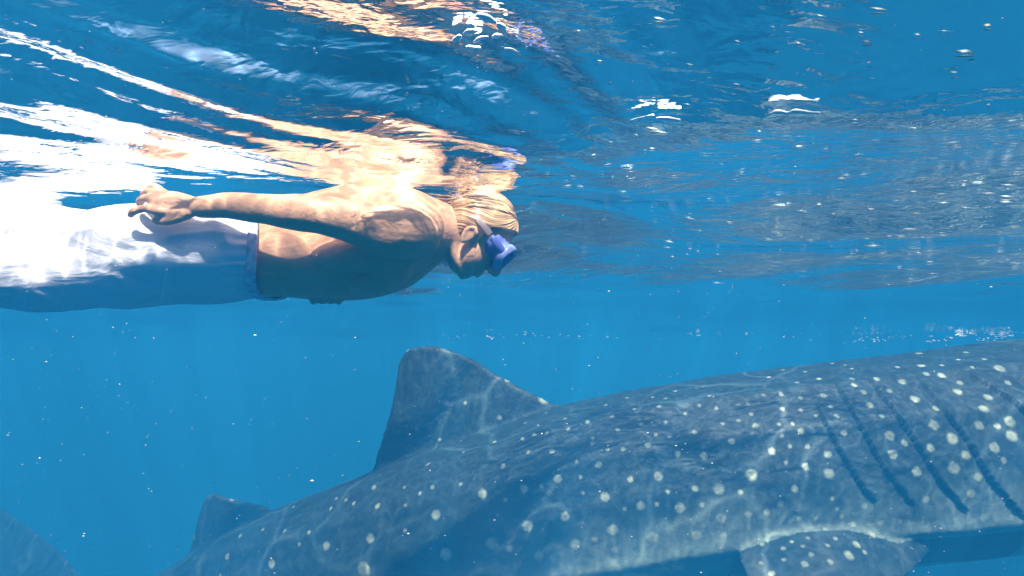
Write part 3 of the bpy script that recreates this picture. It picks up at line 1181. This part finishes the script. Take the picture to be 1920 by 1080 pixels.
def blob(name, pts, width, thick, mat, seed):
    """flattened irregular air pocket along a short path"""
    r_ = random.Random(seed)
    g = Geo()
    rad = [width * (.25 + .75 * math.sin(math.pi * (i + .5) / len(pts))) * r_.uniform(.7, 1.2) for i in range(len(pts))]
    g.tube(pts, rad, 14, flat=(1, thick), axis=(0, 1, 0), sub=5)
    me = remesh(g.mesh(name), width * .28, 2, .5)
    co = get_co(me); no = get_no(me)
    set_co(me, co + no * (vnoise(co[:, 0] * 90, co[:, 1] * 90, co[:, 2] * 90) * width * .28)[:, None])
    return link(name, me, mat)


pockets = [
    ([(897, 28), (912, 34), (928, 42)], .006, 'long pale air pocket, the highest of the cluster at top middle'),
    ([(933, 44), (940, 50), (946, 55)], .005, 'short slanted air pocket at the lower right end of the long highest one'),
    ([(870, 64), (882, 59), (896, 58)], .005, 'arched pale air pocket below the long highest one'),
    ([(850, 78), (857, 72), (862, 66)], .005, 'leftmost wedge-shaped air pocket of the top middle cluster'),
    ([(888, 79), (900, 72), (916, 69)], .005, 'curved pale air pocket in the middle of the top middle cluster'),
    ([(924, 69), (933, 68), (942, 67)], .005, 'short bright air pocket right of the curved middle one'),
    ([(877, 87), (888, 90), (899, 89)], .006, 'lowest triangular air pocket of the top middle cluster'),
    ([(946, 91), (958, 92), (968, 97)], .0035, 'thin air pocket beside the bubbles at the lower right of the top middle cluster'),
    ([(1440, 215), (1458, 210), (1475, 212), (1490, 209), (1512, 211), (1538, 212)], .0065, 'bright white broken glint of trapped air under the surface at upper right'),
    ([(1182, 226), (1202, 221), (1225, 216)], .005, 'faint greenish air streak left of the bright glint'),
    ([(1232, 222), (1250, 222), (1274, 226)], .006, 'faint pale air streak right of the greenish one'),
]
for k, (pl, w, lab) in enumerate(pockets):
    tag(blob('air_pocket', [at_surface(a, b, .012) for a, b in pl], w, .5, M_FOAM, k), lab, 'air pocket', 'air pockets under the surface')  # sky reflection in the trapped air painted as a white base colour

# bubbly wake lines behind the shark: nobody could count them
FG = Geo()
rf = random.Random(11)


def octa(g, c, rx, ry, rz):
    b = len(g.v)
    g.v += [c + Vector(v) for v in ((rx, 0, 0), (-rx, 0, 0), (0, ry, 0), (0, -ry, 0), (0, 0, rz), (0, 0, -rz))]
    for t in ((0, 2, 4), (2, 1, 4), (1, 3, 4), (3, 0, 4), (2, 0, 5), (1, 2, 5), (3, 1, 5), (0, 3, 5)):
        g.f.append(tuple(b + q for q in t))


for (xa, ya, xb, yb, n, Yf) in ((1285, 622, 1400, 622, 90, 8.8), (1390, 620, 1550, 625, 150, 8.8), (1580, 640, 1700, 632, 50, 8.8), (1790, 625, 1925, 622, 160, 8.8), (1740, 636, 1925, 633, 80, 8.8),
                                (830, 630, 1280, 628, 60, 8.8), (1440, 617, 1480, 618, 30, 8.8)):
    for k in range(int(n * .7)):
        t = rf.random()
        c = P(xa + (xb - xa) * t, ya + (yb - ya) * t + rf.gauss(0, 2.6) + 3 * math.sin(t * 13), Yf + rf.gauss(0, .12))
        s = rf.uniform(.004, .018) * (.6 if n < 70 else 1)
        octa(FG, c, s * rf.uniform(1.2, 3.2), s, s * rf.uniform(.35, .8))
FG2 = FG
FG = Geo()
for k in range(170):  # pale flakes added under the surface, painting its sparkle
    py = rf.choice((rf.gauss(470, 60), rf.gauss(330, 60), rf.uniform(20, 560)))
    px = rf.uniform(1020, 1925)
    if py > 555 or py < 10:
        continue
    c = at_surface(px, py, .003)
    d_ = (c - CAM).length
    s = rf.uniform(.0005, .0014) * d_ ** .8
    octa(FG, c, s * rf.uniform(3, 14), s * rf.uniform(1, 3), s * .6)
tag(link('painted_surface_glints', FG.mesh('painted_surface_glints'), M_GLINT), kind='stuff')
tag(link('foam', FG2.mesh('foam'), M_FOAM), kind='stuff')

SG = Geo()
for k in range(2200):
    Yp = .35 + 3.2 * rf.random() ** 1.2
    c = Vector((rf.uniform(-1.1, 1.1) * Yp * 1.05, Yp, rf.uniform(-1.9, -.02)))
    s = rf.choice((.0004, .0005, .0006, .0008, .0011)) * (.5 + .5 * Yp)
    octa(SG, c, s * rf.uniform(1, 2), s, s)
tag(link('floating_particles', SG.mesh('floating_particles'), M_SPECK, smooth=False), kind='stuff')
